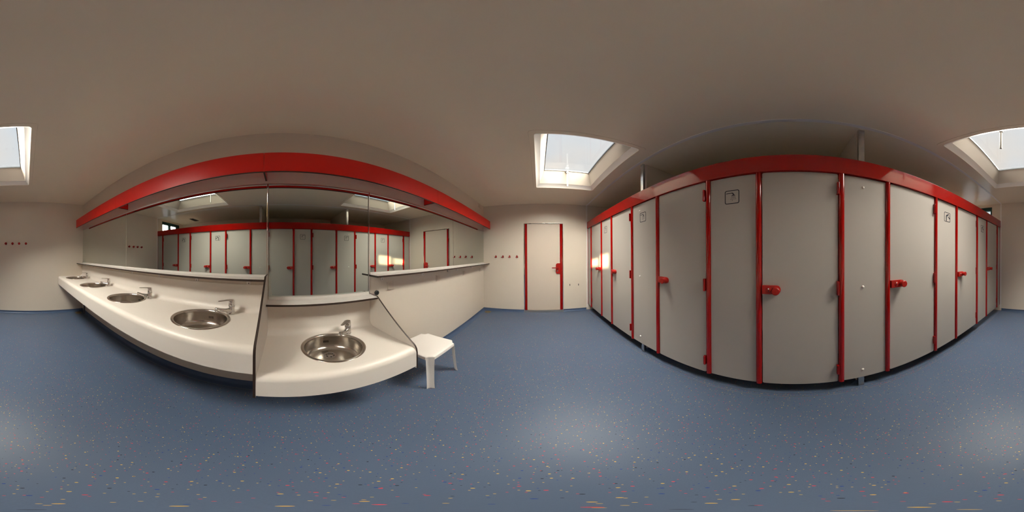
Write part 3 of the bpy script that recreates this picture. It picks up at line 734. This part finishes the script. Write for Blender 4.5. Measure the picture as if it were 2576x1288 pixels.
# pictograms, drawn flat and stuck on the panels (u to the right as the visitor sees it)
def flat(mb, pts, yc, zc, sz, d=0.0008):
    mb.prism([(yc - (u - 0.5) * sz, zc + (v - 0.5) * sz) for u, v in pts], 'x', -d, -0.0001)
def disc(mb, u, v, r, yc, zc, sz, n=14):
    flat(mb, [(u + r * math.cos(2 * PI * k / n), v + r * math.sin(2 * PI * k / n)) for k in range(n)], yc, zc, sz)
def stroke(mb, P, w, yc, zc, sz):
    for (a, b), (c2, d) in zip(P, P[1:]):
        L = math.hypot(c2 - a, d - b); nx, ny = -(d - b) / L * w / 2, (c2 - a) / L * w / 2
        flat(mb, [(a + nx, b + ny), (c2 + nx, d + ny), (c2 - nx, d - ny), (a - nx, b - ny)], yc, zc, sz)
def pictogram(kind, yc, zc, parent, sz=0.117):
    g = MB()
    O = rrect(0, 1, 0, 1, 0.13, 6); I = rrect(0.055, 0.945, 0.055, 0.945, 0.085, 6)
    pts = lambda q, x: [(x, yc - (u - 0.5) * sz, zc + (v - 0.5) * sz) for u, v in q + [q[0]]]
    g.grid([pts(O, -0.0001), pts(O, -0.0009), pts(I, -0.0009), pts(I, -0.0001)])
    if kind == 'shower':
        stroke(g, [(0.10, 0.775), (0.50, 0.785)], 0.050, yc, zc, sz)
        stroke(g, [(0.49, 0.785), (0.555, 0.765), (0.595, 0.715), (0.605, 0.64)], 0.075, yc, zc, sz)
        flat(g, [(0.555, 0.655), (0.66, 0.655), (0.74, 0.585), (0.44, 0.585)], yc, zc, sz)
        for v, us in ((0.525, (0.48, 0.555, 0.63, 0.705)), (0.425, (0.455, 0.545, 0.635, 0.725)), (0.325, (0.43, 0.535, 0.64, 0.745)), (0.235, (0.525,))):
            for u in us: disc(g, u, v, 0.024, yc, zc, sz, 8)
    else:
        flat(g, [(0.29, 0.07), (0.40, 0.07), (0.41, 0.56), (0.56, 0.66), (0.62, 0.72), (0.56, 0.80), (0.36, 0.72), (0.285, 0.60)], yc, zc, sz)
        disc(g, 0.67, 0.80, 0.075, yc, zc, sz)
        stroke(g, [(0.56, 0.68), (0.61, 0.52), (0.70, 0.44)], 0.045, yc, zc, sz)
        flat(g, [(0.66, 0.56), (0.93, 0.50), (0.93, 0.33), (0.86, 0.32)], yc, zc, sz)
        stroke(g, [(0.82, 0.70), (0.93, 0.66)], 0.04, yc, zc, sz)
    return g.build('pictogram', 'navy', parent, 0)

def fixed_panel(a, b_, lab, sign=None, bolts=None):
    yc = (a + b_) / 2; hw = abs(a - b_) / 2
    t = thing('cubicle_screen', lab, 'partition', (XP, yc, ZB), 'fixed grey panels between the cubicle doors')
    MB().box(0, 0.0125, -hw, hw, 0, ZT - ZB - 0.002, 0.0006).build('board', 'panel', t)
    if sign: pictogram(sign[0], sign[1] - yc, sign[2] - ZB, t)
    for z in (bolts[1] if bolts else ()):
        MB().lathe([(0, 0.010), (0.0065, 0.0095), (0.0105, 0.006), (0.0115, 0.0)], (0, bolts[0] - yc, z - ZB), (-1, 0, 0), 24).build('bolt_cap', 'plastic', t, 50)
e_ = 0.0222
fixed_panel(POST['B'] - e_, POST['C'] + e_, 'grey panel with shower sign, nearest the exit door', ('shower', 2.606, 1.760))
fixed_panel(POST['D'] - e_, POST['E'] + e_, 'grey panel with shower sign and three white bolt caps', ('shower', 1.527, 1.759), (1.585, (1.848, 1.054, 0.252)))
fixed_panel(POST['F'] - e_, POST['G'] + e_, 'grey panel with shower sign beside the middle cubicle door', ('shower', 0.4587, 1.759))
fixed_panel(POST['H'] - e_, POST['I'] + e_, 'blank grey panel with three white bolt caps', None, (-0.509, (1.848, 1.053, 0.249)))
fixed_panel(POST['J'] - e_, POST['K'] + e_, 'grey panel with washing sign nearer the middle cubicle door', ('wash', -1.550, 1.758))
fixed_panel(POST['L'] - e_, POST['M'] + e_, 'grey panel with washing sign nearest the hook wall', ('wash', -2.556, 1.760))
fixed_panel(3.634, POST['A'] + e_, 'narrow grey end panel at the exit door wall')
fixed_panel(POST['N'] - e_, -3.532, 'narrow grey end panel at the hook wall')
for y, lab in ((3.6415, 'thin red end strip of the cubicle front at the exit door wall'), (-3.5385, 'thin red end strip of the cubicle front at the hook wall')):
    tag(MB().box(1.134, 1.153, y - 0.006, y + 0.006, ZB, ZT - 0.002, 0.001).build('end_strip', 'red'), lab, 'trim', 'red end strips of the cubicle front')

# ================================================================== STOOL
st = thing('plastic_stool', 'low white plastic stool standing beside the lower divider panel', 'stool', (-0.967, 1.178, 0))
hx, hy, SZ, nt_ = 0.203, 0.205, 0.402, 0.052
def notch_curve(notch, b, n=8):
    # one scalloped corner in corner-relative coordinates, from the x side to the y side
    return [(-(1 - k / n) * notch - b * math.sin(PI * k / n) * 0.707, -(k / n) * notch - b * math.sin(PI * k / n) * 0.707) for k in range(n + 1)]
def seat_outline(inset, notch, b):
    P = []
    for sx, sy in ((1, 1), (-1, 1), (-1, -1), (1, -1)):
        P += [(sx * (hx - inset + u), sy * (hy - inset + v)) for u, v in notch_curve(notch, b)]
    P.sort(key=lambda p: math.atan2(p[1], p[0]))
    return P
s = MB(); rows = []
for ins, z in ((0.0, -0.036), (0.0, -0.010), (0.003, -0.004), (0.010, 0.0), (0.03, 0.0008), (0.08, -0.003), (0.14, -0.005)):
    o = seat_outline(ins, nt_ * (1 - ins * 4), 0.014 * (1 - ins * 6))
    rows.append([(x, y, SZ + z) for x, y in o] + [(o[0][0], o[0][1], SZ + z)])
s.grid(rows); n_ = len(rows[-1])
s.grid([rows[-1], [(0, 0, SZ - 0.005)] * n_])
inner = [(x * 0.975, y * 0.975, z) for x, y, z in rows[0]]
s.grid([rows[0], inner, [(x * 0.985, y * 0.985, SZ - 0.006) for x, y, z in inner], [(0, 0, SZ - 0.010)] * n_])
s.build('seat', 'plastic', st, 50)
for sx, sy in ((1, 1), (-1, 1), (-1, -1), (1, -1)):
    l = MB(); rows = []; K = 14
    du = Vector((sx, sy, 0)).normalized(); dv = Vector((-du.y, du.x, 0))
    end0 = (hx + hy - nt_) / math.sqrt(2)
    for k in range(K + 1):
        f = k / K; z = (SZ - 0.010) * (1 - f)
        half = nt_ * 0.707 * (1 - 0.26 * f ** 0.6) + 0.004 * f ** 8
        base = Vector((du.x, du.y, 0)) * (end0 + 0.0012 + 0.030 * f + 0.006 * f ** 8) + Vector((0, 0, z))
        prof = [(-0.014 * (1 + 0.25 * f) * math.sin(PI * j / 10), -half + 2 * half * j / 10) for j in range(11)]
        row = [base + du * a + dv * b_ for a, b_ in prof] + [base + du * (a - 0.004) + dv * b_ * 0.93 for a, b_ in reversed(prof)]
        rows.append(row + [row[0]])
    l.grid(rows)
    for r in (rows[0], rows[-1]):
        mid = Vector((0, 0, 0))
        for p in r[:-1]: mid += p
        mid /= len(r) - 1
        l.grid([r, [mid] * len(r)])
    l.build('leg', 'plastic', st, 60)
